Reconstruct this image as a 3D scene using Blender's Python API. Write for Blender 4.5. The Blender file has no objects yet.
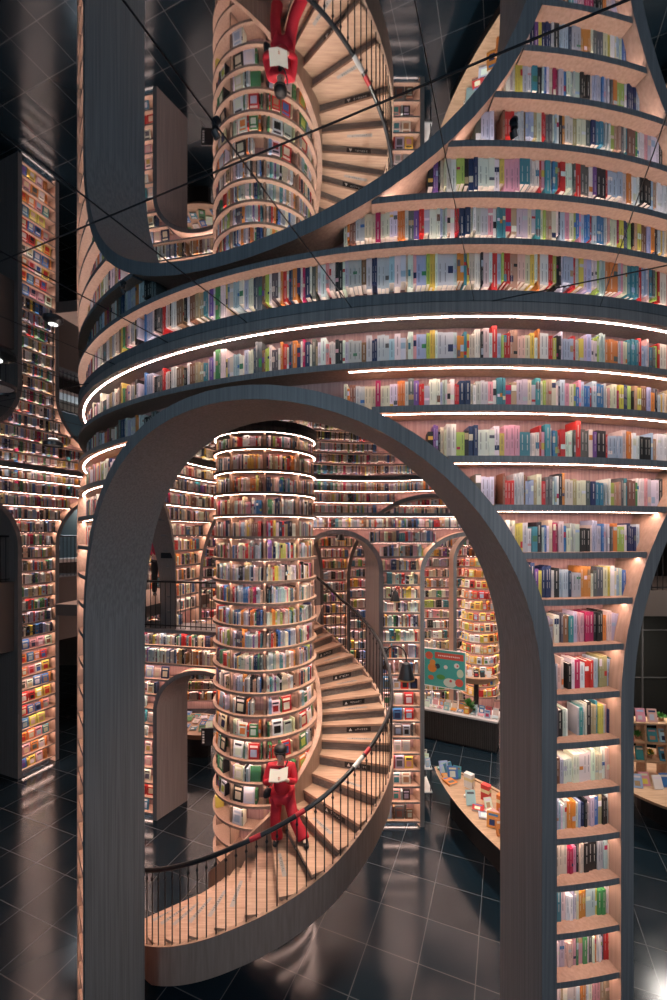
import bpy, bmesh, math, random
from mathutils import Vector, Matrix

SC = bpy.context.scene
COL = SC.collection
RNG = random.Random(7)
R = math.radians
ZC, H = 6.0, 7.71                      # camera height, mirror ceiling height

# ---------------------------------------------------------------- camera
cam_d = bpy.data.cameras.new('camera')
cam = bpy.data.objects.new('camera', cam_d); COL.objects.link(cam)
cam.location = (0, 0, ZC); cam.rotation_euler = (R(90), 0, 0)
cam_d.sensor_fit = 'VERTICAL'; cam_d.sensor_height = 36; cam_d.lens = 36 * 430 / 1000
cam_d.shift_y = 0.035; cam_d.clip_start = .05
SC.camera = cam
# ---------------------------------------------------------------- world, lamps, added fill lights, exposure
world = bpy.data.worlds.new('world'); SC.world = world; world.use_nodes = True
bg = world.node_tree.nodes['Background']
bg.inputs[0].default_value = (.30, .46, .62, 1); bg.inputs[1].default_value = .035
SC.view_settings.view_transform = 'Standard'; SC.view_settings.look = 'None'
SC.view_settings.exposure = 0.0; SC.view_settings.gamma = 1; SC.view_settings.use_curve_mapping = False
LED_POWER = 46.0
LED_COL = (1.0, .68, .57)

def area(name, loc, target, size, power, col, spread=math.pi):
    d = bpy.data.lights.new(name, 'AREA'); d.shape = 'SQUARE'; d.size = size; d.energy = power; d.color = col
    o = bpy.data.objects.new(name, d); COL.objects.link(o); o.location = loc
    o.rotation_euler = (Vector(target) - Vector(loc)).to_track_quat('-Z', 'Y').to_euler()
    d.spread = spread
    return o
area('hall_lamp_cool', (-4.0, -3.5, 6.6), (0, 4, 5.0), 3.0, 165, (.56, .80, 1.0))
area('hall_lamp_neutral', (4.5, -3.0, 6.8), (0, 4, 4.0), 3.0, 150, (.88, .92, 1.0))
area('stair_fill', (.3, 6.0, 7.55), (-.5, 6.3, 0), .4, 46, (1.0, .80, .64), R(75))  # added fill over the stair, spread narrowed to spare the column; no fixture
area('table_fill_right', (2.6, 7.6, 7.4), (2.7, 8.0, 0), .4, 80, (1.0, .90, .80), R(80))  # invented fill that brightens the boat table; no fixture there
area('counter_fill', (3.3, 11.2, 7.4), (3.5, 12.6, 1), .4, 55, (1.0, .92, .84), R(80))  # added fill to lift counter and poster, not a real lamp
area('gallery_fill', (6.4, 6.0, 7.3), (7.4, 9.2, 4.4), .4, 55, (1.0, .88, .78), R(120))  # fill light put in so the right balcony front shows
area('back_hall_fill', (-9.5, 16.5, 7.3), (-10, 19, 1), .6, 90, (1.0, .85, .7))  # added warm fill for the dark back wall and floor, no real source
area('balcony_fill', (-8.0, 13.8, 7.4), (-8.0, 13.8, 0), .5, 25, (.85, .92, 1.0))  # fill added to light the seated reader and bench; no lamp hangs there
area('far_table_fill', (7.4, 9.4, 4.2), (7.4, 9.4, 0), .5, 110, (1.0, .92, .84))  # unseen fill under the balcony slab, added to brighten rack and round table

# ---------------------------------------------------------------- materials
def nodes_of(name):
    m = bpy.data.materials.new(name); m.use_nodes = True
    return m, m.node_tree, m.node_tree.nodes['Principled BSDF']

def plain(name, col, rough=.5, metal=0.0, spec=.5):
    m, t, b = nodes_of(name)
    b.inputs['Base Color'].default_value = (*col, 1); b.inputs['Roughness'].default_value = rough
    b.inputs['Metallic'].default_value = metal; b.inputs['Specular IOR Level'].default_value = spec
    n = t.nodes.new('ShaderNodeTexNoise'); n.inputs['Scale'].default_value = 9; n.inputs['Detail'].default_value = 3
    mr = t.nodes.new('ShaderNodeMapRange'); mr.inputs['To Min'].default_value = max(.02, rough - .06); mr.inputs['To Max'].default_value = min(1, rough + .06)
    t.links.new(n.outputs['Fac'], mr.inputs['Value']); t.links.new(mr.outputs['Result'], b.inputs['Roughness'])
    return m

def grain(name, c1, c2, rough=.45, scale=(60, 60, 1.2), spec=.4):
    m, t, b = nodes_of(name)
    tc = t.nodes.new('ShaderNodeTexCoord'); mp = t.nodes.new('ShaderNodeMapping'); mp.inputs['Scale'].default_value = scale
    n = t.nodes.new('ShaderNodeTexNoise'); n.inputs['Scale'].default_value = 1; n.inputs['Detail'].default_value = 5
    cr = t.nodes.new('ShaderNodeValToRGB')
    cr.color_ramp.elements[0].position = .32; cr.color_ramp.elements[0].color = (*c1, 1)
    cr.color_ramp.elements[1].position = .68; cr.color_ramp.elements[1].color = (*c2, 1)
    t.links.new(tc.outputs['Object'], mp.inputs['Vector']); t.links.new(mp.outputs['Vector'], n.inputs['Vector'])
    t.links.new(n.outputs['Fac'], cr.inputs['Fac']); t.links.new(cr.outputs['Color'], b.inputs['Base Color'])
    b.inputs['Roughness'].default_value = rough; b.inputs['Specular IOR Level'].default_value = spec
    return m

def emit(name, col, s):
    m = bpy.data.materials.new(name); m.use_nodes = True; t = m.node_tree; t.nodes.clear()
    e = t.nodes.new('ShaderNodeEmission'); e.inputs[0].default_value = (*col, 1); e.inputs[1].default_value = s
    o = t.nodes.new('ShaderNodeOutputMaterial'); t.links.new(e.outputs[0], o.inputs[0]); return m

def vcol(name, rough=.45):
    m, t, b = nodes_of(name)
    a = t.nodes.new('ShaderNodeAttribute'); a.attribute_name = 'Col'
    t.links.new(a.outputs['Color'], b.inputs['Base Color']); b.inputs['Roughness'].default_value = rough
    b.inputs['Specular IOR Level'].default_value = .35
    return m

M_FRAME = grain('grey_laminate', (.115, .115, .12), (.18, .177, .18), .42, (70, 70, 1.0))
M_JAMB = grain('brown_grey_veneer', (.20, .172, .162), (.285, .25, .238), .5, (60, 60, .8))
M_WOOD = grain('shelf_wood', (.33, .215, .155), (.43, .29, .215), .5, (45, 45, 1.0))
M_BACK = grain('back_panel_wood', (.26, .15, .138), (.40, .245, .225), .55, (55, 55, .7))
M_TREAD = grain('stair_wood', (.40, .25, .17), (.56, .37, .26), .45, (3, 40, 40))
M_RISER = grain('riser_laminate', (.15, .13, .12), (.24, .21, .19), .5, (3, 40, 40))
M_STRING = grain('stringer_brown', (.34, .225, .18), (.43, .295, .24), .5, (30, 30, 2))
M_BLACK = plain('black_metal', (.012, .013, .016), .35)
M_DARK = plain('dark_wall_paint', (.045, .042, .042), .7)
M_SLAB = plain('brown_grey_plaster', (.115, .092, .082), .7)
M_PLINTH = plain('black_plinth', (.01, .01, .011), .4)
M_LED = emit('led_strip', LED_COL, LED_POWER)
M_BOOK = vcol('book_cover')
M_PAPER = plain('paper', (.72, .68, .60), .8)
M_WHITE = plain('white_lacquer', (.75, .75, .73), .4)
M_BRASS = plain('brass', (.6, .42, .18), .3, .9)
M_GREEN = plain('leaf_green', (.06, .22, .04), .5)

def mirror_mat():
    m, t, b = nodes_of('mirror_panel')
    b.inputs['Base Color'].default_value = (.60, .68, .74, 1); b.inputs['Metallic'].default_value = 1; b.inputs['Roughness'].default_value = .015
    return m
def floor_mat():
    m, t, b = nodes_of('black_stone_tile')
    tc = t.nodes.new('ShaderNodeTexCoord'); mp = t.nodes.new('ShaderNodeMapping')
    mp.inputs['Rotation'].default_value = (0, 0, R(22)); a = R(22)
    ox, oy = 1.757, 7.427
    mp.inputs['Location'].default_value = (-(ox*math.cos(a) - oy*math.sin(a)), -(ox*math.sin(a) + oy*math.cos(a)), 0)
    br = t.nodes.new('ShaderNodeTexBrick'); br.offset = 0; br.squash = 1
    br.inputs['Scale'].default_value = 1; br.inputs['Brick Width'].default_value = .76; br.inputs['Row Height'].default_value = .76
    br.inputs['Mortar Size'].default_value = .007; br.inputs['Mortar Smooth'].default_value = .1; br.inputs['Bias'].default_value = 0
    br.inputs['Color1'].default_value = (.0055, .0125, .019, 1); br.inputs['Color2'].default_value = (.009, .0185, .027, 1)
    br.inputs['Mortar'].default_value = (.085, .09, .095, 1)
    n = t.nodes.new('ShaderNodeTexNoise'); n.inputs['Scale'].default_value = 1.3; n.inputs['Detail'].default_value = 6
    mr = t.nodes.new('ShaderNodeMapRange'); mr.inputs['To Min'].default_value = .08; mr.inputs['To Max'].default_value = .26; b.inputs['Specular IOR Level'].default_value = .32
    t.links.new(tc.outputs['Object'], mp.inputs['Vector']); t.links.new(mp.outputs['Vector'], br.inputs['Vector'])
    t.links.new(br.outputs['Color'], b.inputs['Base Color'])
    t.links.new(tc.outputs['Object'], n.inputs['Vector']); t.links.new(n.outputs['Fac'], mr.inputs['Value']); t.links.new(mr.outputs['Result'], b.inputs['Roughness'])
    return m
M_MIRROR, M_FLOOR = mirror_mat(), floor_mat()

# ---------------------------------------------------------------- mesh helpers
class MB:
    """collects faces, builds ONE mesh object"""
    def __init__(s): s.v = []; s.f = []; s.m = []; s.c = []
    def face(s, pts, mi=0, col=None):
        n = len(s.v); s.v.extend(pts); s.f.append(tuple(range(n, n + len(pts)))); s.m.append(mi); s.c.append(col)
    def hexa(s, p, mi=0, col=None, skip=()):
        """p: 8 points, bottom 4 ccw then top 4"""
        n = len(s.v); s.v.extend(p)
        for k, q in enumerate(((3, 2, 1, 0), (4, 5, 6, 7), (0, 1, 5, 4), (1, 2, 6, 5), (2, 3, 7, 6), (3, 0, 4, 7))):
            if k in skip: continue
            s.f.append(tuple(n + i for i in q)); s.m.append(mi); s.c.append(col)
    def box(s, c, d, mi=0, col=None, rz=0, rx=0):
        mat = Matrix.Rotation(rz, 3, 'Z') @ Matrix.Rotation(rx, 3, 'X'); c = Vector(c); x, y, z = d[0]/2, d[1]/2, d[2]/2
        s.hexa([tuple(c + mat @ Vector(q)) for q in ((-x,-y,-z),(x,-y,-z),(x,y,-z),(-x,y,-z),(-x,-y,z),(x,-y,z),(x,y,z),(-x,y,z))], mi, col)
    def tube(s, path, r, seg=8, mi=0, col=None, cap=True):
        """path of points, r number or list"""
        P = [Vector(p) for p in path]; n0 = len(s.v); up = None
        for i, p in enumerate(P):
            d = (P[min(i+1, len(P)-1)] - P[max(i-1, 0)]).normalized()
            if up is None:
                up = Vector((0, 0, 1)) if abs(d.z) < .9 else Vector((1, 0, 0))
            a = (up - d * up.dot(d)).normalized(); b = d.cross(a); up = a
            rr = r[i] if isinstance(r, (list, tuple)) else r
            for k in range(seg):
                t = 2*math.pi*k/seg; s.v.append(tuple(p + (a*math.cos(t) + b*math.sin(t))*rr))
        for i in range(len(P)-1):
            for k in range(seg):
                k2 = (k+1) % seg
                s.f.append((n0+i*seg+k, n0+i*seg+k2, n0+(i+1)*seg+k2, n0+(i+1)*seg+k)); s.m.append(mi); s.c.append(col)
        if cap:
            s.f.append(tuple(n0+k for k in range(seg))[::-1]); s.m.append(mi); s.c.append(col)
            s.f.append(tuple(n0+(len(P)-1)*seg+k for k in range(seg))); s.m.append(mi); s.c.append(col)
    def lathe(s, prof, c, seg=24, mi=0, col=None):
        n0 = len(s.v)
        for r, z in prof:
            for k in range(seg):
                t = 2*math.pi*k/seg; s.v.append((c[0]+r*math.cos(t), c[1]+r*math.sin(t), c[2]+z))
        for i in range(len(prof)-1):
            for k in range(seg):
                k2 = (k+1) % seg
                s.f.append((n0+i*seg+k, n0+i*seg+k2, n0+(i+1)*seg+k2, n0+(i+1)*seg+k)); s.m.append(mi); s.c.append(col)
    def prism(s, poly, z0, z1, mi=0, mtop=None, col=None):
        n = len(poly); b = [(x, y, z0) for x, y in poly]; t = [(x, y, z1) for x, y in poly]
        s.face(b[::-1], mi, col); s.face(t, mi if mtop is None else mtop, col)
        for i in range(n):
            j = (i+1) % n; s.face([b[i], b[j], t[j], t[i]], mi, col)
    def build(s, name, mats, parent=None, smooth=False, weld=True):
        me = bpy.data.meshes.new(name); me.from_pydata(s.v, [], s.f)
        mats = mats if isinstance(mats, (list, tuple)) else [mats]
        for m in mats: me.materials.append(m)
        me.polygons.foreach_set('material_index', s.m)
        if smooth: me.polygons.foreach_set('use_smooth', [True]*len(s.f))
        if any(c is not None for c in s.c):
            at = me.color_attributes.new('Col', 'FLOAT_COLOR', 'CORNER')
            buf = []
            for f, c in zip(s.f, s.c):
                c = c or (.5, .5, .5); buf.extend((c[0], c[1], c[2], 1.0) * len(f))
            at.data.foreach_set('color', buf)
        me.update()
        if smooth and weld:
            bm = bmesh.new(); bm.from_mesh(me); bmesh.ops.remove_doubles(bm, verts=bm.verts, dist=1e-5); bm.to_mesh(me); bm.free()
            me.set_sharp_from_angle(angle=R(35))
        o = bpy.data.objects.new(name, me); COL.objects.link(o)
        if parent is not None:
            o.parent = parent; o.matrix_parent_inverse = Matrix.Translation(-parent.location)
        return o

def tag(o, label=None, cat=None, group=None, kind=None):
    if label: o['label'] = label
    if cat: o['category'] = cat
    if group: o['group'] = group
    if kind: o['kind'] = kind
    return o
def thing(name, label, cat, loc=(0, 0, 0), group=None):
    o = bpy.data.objects.new(name, None); COL.objects.link(o); o.location = loc; o.empty_display_size = .1
    return tag(o, label, cat, group)
def struct(o, label=None): return tag(o, label, None, None, 'structure')

# ---------------------------------------------------------------- wall maps: s along, o into the wall, z up
class Ring:
    def __init__(s, c, r, sign=1): s.c = c; s.r = r; s.sg = sign; s.k = math.pi/180*r; s.ds = 1.5 if r > 2 else 6
    warp = None
    def pos(s, t, o, z):
        if s.warp and o > 0: t = t + s.warp(t)*o/.75
        r = s.r - s.sg*o; a = R(t); return (s.c[0] + r*math.sin(a), s.c[1] - r*math.cos(a), z)
    def frame(s, t):
        a = R(t); n = Vector((math.sin(a), -math.cos(a), 0))*s.sg; t = Vector((math.cos(a), math.sin(a), 0)); return t, n
class Flat:
    def __init__(s, p0, p1):
        s.p = Vector((*p0, 0)); d = Vector((p1[0]-p0[0], p1[1]-p0[1], 0)); s.len = d.length; s.d = d.normalized()
        s.n = Vector((s.d.y, -s.d.x, 0)); s.k = 1.0; s.ds = 50
    def pos(s, t, o, z): q = s.p + s.d*t - s.n*o; return (q.x, q.y, z)
    def frame(s, t): return s.d, s.n

class Arch:
    """opening sc +- hw (units of s), springing and top heights, frame width fw in metres"""
    def __init__(s, sc, hw, spring, top, fw=.11, skew=(0, 0)): s.sc, s.hw, s.sp, s.top, s.fw, s.skew = sc, hw, spring, top, fw, skew
    def span(s, z, k, extra=0.0):
        w = s.hw + (s.fw+extra)/k; hh = s.top + s.fw + extra - s.sp
        if z <= s.sp: return (s.sc-w, s.sc+w)
        q = (z-s.sp)/hh
        if q >= 1: return None
        w *= math.sqrt(1-q*q); return (s.sc-w, s.sc+w)
    def ztop(s, t, k, extra=0.0):
        w = s.hw + (s.fw+extra)/k; q = (t-s.sc)/w
        if abs(q) >= 1: return None
        return s.sp + (s.top+s.fw+extra-s.sp)*math.sqrt(1-q*q)
    def curve(s, k, off, z0=0.0, n=40):
        w = s.hw + off/k; hh = s.top + off - s.sp
        zl, zr = z0 if isinstance(z0, tuple) else (z0, z0)
        pts = [(s.sc-w, zl)]
        for i in range(n+1):
            a = math.pi - math.pi*i/n; pts.append((s.sc + w*math.cos(a), s.sp + hh*math.sin(a)))
        pts.append((s.sc+w, zr)); return pts

def intervals(a, b, z, arches, k, extra=0.0):
    out = [(a, b)]
    for ar in arches:
        sp = ar.span(z, k, extra)
        if not sp: continue
        nxt = []
        for x, y in out:
            if sp[1] <= x or sp[0] >= y: nxt.append((x, y)); continue
            if sp[0] > x: nxt.append((x, sp[0]))
            if sp[1] < y: nxt.append((sp[1], y))
        out = nxt
    return [(x, y) for x, y in out if (y-x)*k > .04]

def steps(a, b, ds):
    n = max(1, int(math.ceil((b-a)/ds))); return [a + (b-a)*i/n for i in range(n+1)]

def board(mb, M, a, b, o0, o1, z0, z1, me=0, mt=1):
    """me: edge material, mt: top/bottom material"""
    S = steps(a, b, M.ds)
    for x, y in zip(S, S[1:]):
        p = [M.pos(x, o0, z0), M.pos(y, o0, z0), M.pos(y, o1, z0), M.pos(x, o1, z0), M.pos(x, o0, z1), M.pos(y, o0, z1), M.pos(y, o1, z1), M.pos(x, o1, z1)]
        mb.face([p[3], p[2], p[1], p[0]], mt); mb.face([p[4], p[5], p[6], p[7]], mt)
        mb.face([p[0], p[1], p[5], p[4]], me); mb.face([p[2], p[3], p[7], p[6]], me)
    for x, fl in ((a, 0), (b, 1)):
        q = [M.pos(x, o0, z0), M.pos(x, o0, z1), M.pos(x, o1, z1), M.pos(x, o1, z0)]
        mb.face(q if fl else q[::-1], me)

def strip(mb, M, a, b, o0, o1, z):
    S = steps(a, b, M.ds)
    for x, y in zip(S, S[1:]):
        mb.face([M.pos(x, o1, z), M.pos(y, o1, z), M.pos(y, o0, z), M.pos(x, o0, z)])

def panel(mb, M, a, b, z0, z1, o, arches, mi=0, o2=None):
    """upright panel with arch holes (front face at o, back face at o2)"""
    br = set(steps(a, b, M.ds if M.ds < 10 else .25))
    for ar in arches:
        w = ar.hw + .05/M.k
        for i in range(33):
            br.add(ar.sc - w*math.cos(math.pi*i/32))
    br = sorted(x for x in br if a-1e-6 <= x <= b+1e-6)
    def low(x, mid):
        for ar in arches:
            if ar.ztop(mid, M.k, -.06) is not None:
                zt = ar.ztop(x, M.k, -.06); return ar.sp if zt is None else zt
        return z0
    for x, y in zip(br, br[1:]):
        if y-x < 1e-5: continue
        mid = (x+y)/2; l0, l1 = low(x, mid), low(y, mid)
        if min(l0, l1) >= z1: continue
        l0, l1 = min(l0, z1), min(l1, z1)
        mb.face([M.pos(x, o, l0), M.pos(y, o, l1), M.pos(y, o, z1), M.pos(x, o, z1)], mi)
        if o2 is not None:
            mb.face([M.pos(y, o2, l1), M.pos(x, o2, l0), M.pos(x, o2, z1), M.pos(y, o2, z1)], mi)

def arch_frame(name, M, ar, T, parent, z0=0.0, mats=None, proud=.015):
    """lining of an arch: band in front, soffit/jamb of depth T, wood outside"""
    mats = mats or [M_FRAME, M_JAMB, M_WOOD]
    k = M.k; inn = ar.curve(k, 0, z0); out = ar.curve(k, ar.fw, z0)
    def sk(t, o):
        q = (t-ar.sc)/ar.hw; g = ar.skew[0]*max(0, -q)**3 + ar.skew[1]*max(0, q)**3
        return t + g*max(0, o)/T
    mb = MB()
    for (a, za), (b, zb), (c, zc_), (d, zd) in zip(inn, inn[1:], out, out[1:]):
        F = lambda t, o, z: M.pos(sk(t, o), o, z)
        mb.face([F(a, -proud, za), F(c, -proud, zc_), F(d, -proud, zd), F(b, -proud, zb)][::-1], 0)
        mb.face([F(a, T, za), F(b, T, zb), F(d, T, zd), F(c, T, zc_)][::-1], 0)
        N = 4
        for i in range(N):
            u, v = -proud + (T+proud)*i/N, -proud + (T+proud)*(i+1)/N
            mb.face([F(a, u, za), F(b, u, zb), F(b, v, zb), F(a, v, za)], 1)
            mb.face([F(c, u, zc_), F(c, v, zc_), F(d, v, zd), F(d, u, zd)], 2)
    return mb.build(name, mats, parent, smooth=True)

# ---------------------------------------------------------------- books: first collected, built at the end
PAL = [('white', (.68, .67, .64), 24), ('cream', (.60, .53, .40), 17), ('pale grey', (.42, .44, .46), 18), ('pale blue', (.34, .45, .56), 8), ('tan', (.38, .27, .16), 5),
       ('blue', (.05, .15, .36), 4), ('navy', (.02, .035, .09), 6), ('teal', (.05, .22, .26), 4), ('green', (.06, .22, .09), 3), ('lime green', (.33, .44, .10), 2),
       ('yellow', (.60, .45, .09), 4), ('orange', (.58, .21, .05), 3), ('red', (.46, .03, .03), 6), ('crimson', (.36, .02, .08), 3), ('pink', (.58, .28, .31), 3),
       ('purple', (.17, .08, .27), 1), ('brown', (.20, .10, .06), 5), ('black', (.02, .02, .022), 7), ('dark grey', (.10, .105, .11), 7)]
PNAMES = [p[0] for p in PAL]; PC = {p[0]: p[1] for p in PAL}; PW = [p[2] for p in PAL]
BOOKS = []
def pick(rng, pal=None):
    n = rng.choice(pal) if pal else rng.choices(PNAMES, PW)[0]
    j = lambda v: max(.008, min(.85, v*rng.uniform(.85, 1.15)))
    return n, tuple(j(v) for v in PC[n])
def put(M, s, w, h, z, o, dp, cn, col, place, shelf, face=False, lean=0.0, rng=RNG):
    BOOKS.append(dict(M=M, s=s, w=w, h=h, z=z, o=o, d=dp, cn=cn, col=col, place=place, shelf=shelf, face=face, lean=lean,
                      band=rng.random(), c2=pick(rng)[1], bz=rng.uniform(.12, .75), bh=rng.uniform(.08, .25)))
def fill(M, a, b, z, clear, place, shelf, o=.03, rng=RNG, tw=(.020, .058), face_p=0.0, gap=.02, pal=None, hh=(.58, .80)):
    k = M.k; s = a + .012/k; end = b - .012/k; run = 0; cn = None; col = None; bh = .7
    while s < end:
        if rng.random() < face_p:
            w = rng.uniform(.14, .19); h = min(clear*.84, w*1.38)
            if s + (w+.01)/k > end: break
            cn, col = pick(rng, pal)
            put(M, s + w/2/k, w, h, z, o+.02, .02, cn, col, place, shelf, True, rng=rng); s += (w+rng.uniform(.01, .04))/k; run = 0; continue
        if run <= 0:
            cn, col = pick(rng, pal); run = rng.choice((1, 1, 1, 1, 1, 1, 2, 2, 3)); bh = rng.uniform(*hh); bw = rng.uniform(*tw) if rng.random() < .8 else tw[0]
            if rng.random() < .08: bh = min(.92, bh+.12)
        run -= 1
        w = bw*rng.uniform(.92, 1.08); h = clear*bh*rng.uniform(.97, 1.02)
        if s + w/k > end: break
        put(M, s + w/2/k, w, h, z, o + rng.uniform(0, .018), rng.uniform(.115, .138), cn, col, place, shelf, rng=rng)
        s += (w + .0015)/k
        if rng.random() < gap: s += rng.uniform(.02, .10)/k; run = 0

# ================================================================ STRUCTURE
f = MB(); f.face([(-16, -6, 0), (14, -6, 0), (14, 20, 0), (-16, 20, 0)]); struct(f.build('floor', M_FLOOR), 'black stone tile floor with pale joints')
c = MB(); c.box((-1, 7, H+.05), (30, 26, .1)); struct(c.build('ceiling', M_MIRROR), 'mirror panel ceiling')
# joints between the mirror panels: two crossing families of thin dark lines
def joints():
    mb = MB(); o = Vector((.368, 1.623, 0)); ang = R(-23.5); A = Vector((math.cos(ang), math.sin(ang), 0)); B = Vector((-A.y, A.x, 0)); L = 15
    for i in range(-14, 15):
        for D, E, st in ((A, B, .855*2), (B, A, .855)):
            p = o + E*(st*i)
            if abs(st*i) > 12: continue
            q = E*.0015
            pts = [p - D*L - q, p + D*L - q, p + D*L + q, p - D*L + q]
            mb.hexa([(v.x, v.y, H-.004) for v in pts] + [(v.x, v.y, H-.0005) for v in pts])
    return mb.build('trim_1', M_BLACK)
struct(joints(), 'dark joints between ceiling mirror panels')
w = MB(); w.box((-15.9, 7, H/2), (.2, 26, H)); struct(w.build('wall_left', M_DARK))
w = MB(); w.box((-1, 19.9, H/2), (30, .2, H)); struct(w.build('wall_back', M_SLAB))
w = MB(); w.box((13.9, 7, H/2), (.2, 26, H)); struct(w.build('wall_right', M_DARK))

# ================================================================ ROUND BOOKCASE (drum)
DC = (1.1, 8.35)
DO, DI = Ring(DC, 5.21, 1), Ring(DC, 4.57, -1)
SPR, TOP = 4.70, 7.095
ARCHES = [Arch(-22.2, 26.85, 4.83, TOP, .115), Arch(37.5, 24.5, SPR, TOP, .115), Arch(-81.5, 24.0, SPR, TOP, .115, (4.4, 0)),
          Arch(-137, 24.0, SPR, TOP, .115), Arch(158, 29.5, SPR, TOP, .115), Arch(88.0, 22.0, SPR, TOP, .115), Arch(-202, 29.5, SPR, TOP, .115), Arch(-272, 22.0, SPR, TOP, .115), Arch(-110, 7.0, 3.85, 3.98, .02)]
DZ = [7.243, 6.927, 6.58, 6.215, 5.857, 5.503, 5.15, 4.787, 4.42, 4.055, 3.70, 3.345, 2.985, 2.62, 2.26, 1.90, 1.54, 1.18, .82, .46, .10]   # undersides of the shelves
BT = .047
drum = thing('round_bookcase', 'huge drum-shaped bookcase of grey wood pierced by tall arches under the mirror ceiling', 'bookcase', (DC[0], DC[1], 0))
pm = MB(); panel(pm, DO, -180, 180, 0, H, .25, ARCHES, 0, .39); pm.build('back_panel', M_BACK, drum)
for ar, z0_ in zip(ARCHES[:6], (0, 0, (4.0, 0), (0, 4.0), 0, 0)): arch_frame('arch_frame', DO, ar, .64, drum, z0_)
hb = MB(); board(hb, DO, -180, 180, 0, .28, 7.63, H-.002); hb.build('cornice', [M_FRAME, M_FRAME], drum)
ls = MB(); strip(ls, DO, -180, 180, .055, .073, 7.628); ls.build('light_strip', M_LED, drum)
DZ = [max(.03, 6 + (z-6)*.98 + (.03 if k == 0 else 0 if k == 1 else -.035)) for k, z in enumerate(DZ)]
SHELFN = ['top', 'second', 'third', 'fourth', 'fifth', 'sixth', 'seventh', 'eighth', 'ninth', 'tenth', 'eleventh', 'twelfth', 'thirteenth', 'fourteenth', 'fifteenth',
          'sixteenth', 'seventeenth', 'eighteenth', 'nineteenth', 'twentieth', 'twenty-first', 'twenty-second', 'twenty-third', 'twenty-fourth']
for k, z in enumerate(DZ):
    iv = [(-180, 180)] if k < 1 else intervals(-79, 62, z+BT/2, ARCHES, DO.k)
    for a, b in iv:
        mb = MB(); lb = MB(); board(mb, DO, a, b, 0, .255, z, z+BT)
        sh = mb.build('shelf', [M_FRAME, M_WOOD], drum)
        a2, b2 = (max(a, -11), 90) if k == 0 else (a, b)
        strip(lb, DO, a2, b2, .055, .073, z-.002); lb.build('light_strip', M_LED, sh)
    up = (7.63 if k == 0 else DZ[k-1]) - z - BT
    for a, b in intervals(-80, 60, z+BT, ARCHES, DO.k, -.075):
        fill(DO, a, b, z+BT, up, 'pier' if (b-a) < 12 and -2 < a < 20 else 'drum', k, o=.09, tw=(.016, .043), gap=.006)
# the inner face of the drum
IZ = [7.30 - .333*i for i in range(22)]
hb = MB(); board(hb, DI, -180, 180, 0, .28, 7.63, H-.002); hb.build('cornice', [M_FRAME, M_FRAME], drum)
ls = MB(); strip(ls, DI, 100, 260, .045, .07, 7.628); ls.build('light_strip', M_LED, drum)
for k, z in enumerate(IZ):
    for a, b in intervals(92, 268, z+.02, [ARCHES[4], ARCHES[5], Arch(-137+360, 24.0, SPR, TOP, .115), Arch(-82.5+360, 18.6, SPR, TOP, .115), Arch(-110+360, 9.0, 3.9, 3.98, .02)], DI.k):
        mb = MB(); lb = MB(); board(mb, DI, a, b, 0, .28, z, z+.04); strip(lb, DI, a, b, .07, .09, z-.002)
        sh = mb.build('inner_shelf', [M_FRAME, M_WOOD], drum); lb.build('light_strip', M_LED, sh)
        fill(DI, a, b, z+.04, .29, 'inner', k, o=.07, tw=(.018, .045), hh=(.6, .85))

# ================================================================ COLUMN BOOKCASE
CC = (-1.2, 7.6); CR = Ring(CC, .90, 1)
colm = thing('column_bookcase', 'round column of bookshelves rising from the spiral stair to the mirror ceiling', 'bookcase', (CC[0], CC[1], 0))
mb = MB(); mb.lathe([(.66, 0), (.66, H)], (*CC, 0), 48); mb.build('core', M_BACK, colm, smooth=True)
CZ = [7.346 - .3515*i for i in range(20)]
mb = MB(); board(mb, CR, 0, 360, 0, .24, 7.62, H-.002); mb.build('cornice', [M_FRAME, M_FRAME], colm)
mb = MB(); strip(mb, CR, 0, 360, .03, .043, 7.618); mb.build('light_strip', M_LED, colm)
mb = MB(); board(mb, CR, 0, 360, .04, .24, 0, .3); mb.build('plinth', [M_WOOD, M_WOOD], colm)
M_CEDGE = grain('column_edge_wood', (.20, .145, .12), (.30, .22, .18), .5, (20, 20, 40))
DIV = [-32 + 40*i for i in range(9)]
for i, a in enumerate(DIV):
    mb = MB(); board(mb, CR, a-1.1, a+1.1, .05, .24, .3, H-.09, 0, 0); mb.build('divider', M_WOOD, colm)
M_LEDLOW = emit('led_strip_low', LED_COL, LED_POWER*1.35)
for k, z in enumerate(CZ):
    mb = MB(); board(mb, CR, 0, 360, 0, .24, z, z+.04)
    sh = mb.build('shelf', [M_CEDGE, M_WOOD], colm)
    lb = MB(); strip(lb, CR, 0, 360, .03, .043, z-.002); lb.build('light_strip', M_LEDLOW, sh)
    up = (7.62 if k == 0 else CZ[k-1]) - z - .04
    for i, a in enumerate(DIV):
        a = (a+180) % 360 - 180
        if k < 12:
            fill(CR, a+1.5, a+38.5, z+.04, up, 'column', k, tw=(.015, .036), o=.065, hh=(.60, .82), gap=.005)
        elif k < 17:
            if -75 <= a < 60: fill(CR, a+2.5, a+38, z+.04, up, 'column', k, tw=(.014, .032), o=.05, face_p=.36, hh=(.6, .8), gap=.04, pal=['white', 'cream', 'white', 'pale grey', 'pale blue', 'black', 'red', 'orange', 'green'])
        elif k == 17 and -75 <= a < 0:
            fill(CR, a+2.5, a+18, z+.04, up, 'column', k, o=.03, face_p=.5, pal=['yellow', 'white', 'black'])

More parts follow.
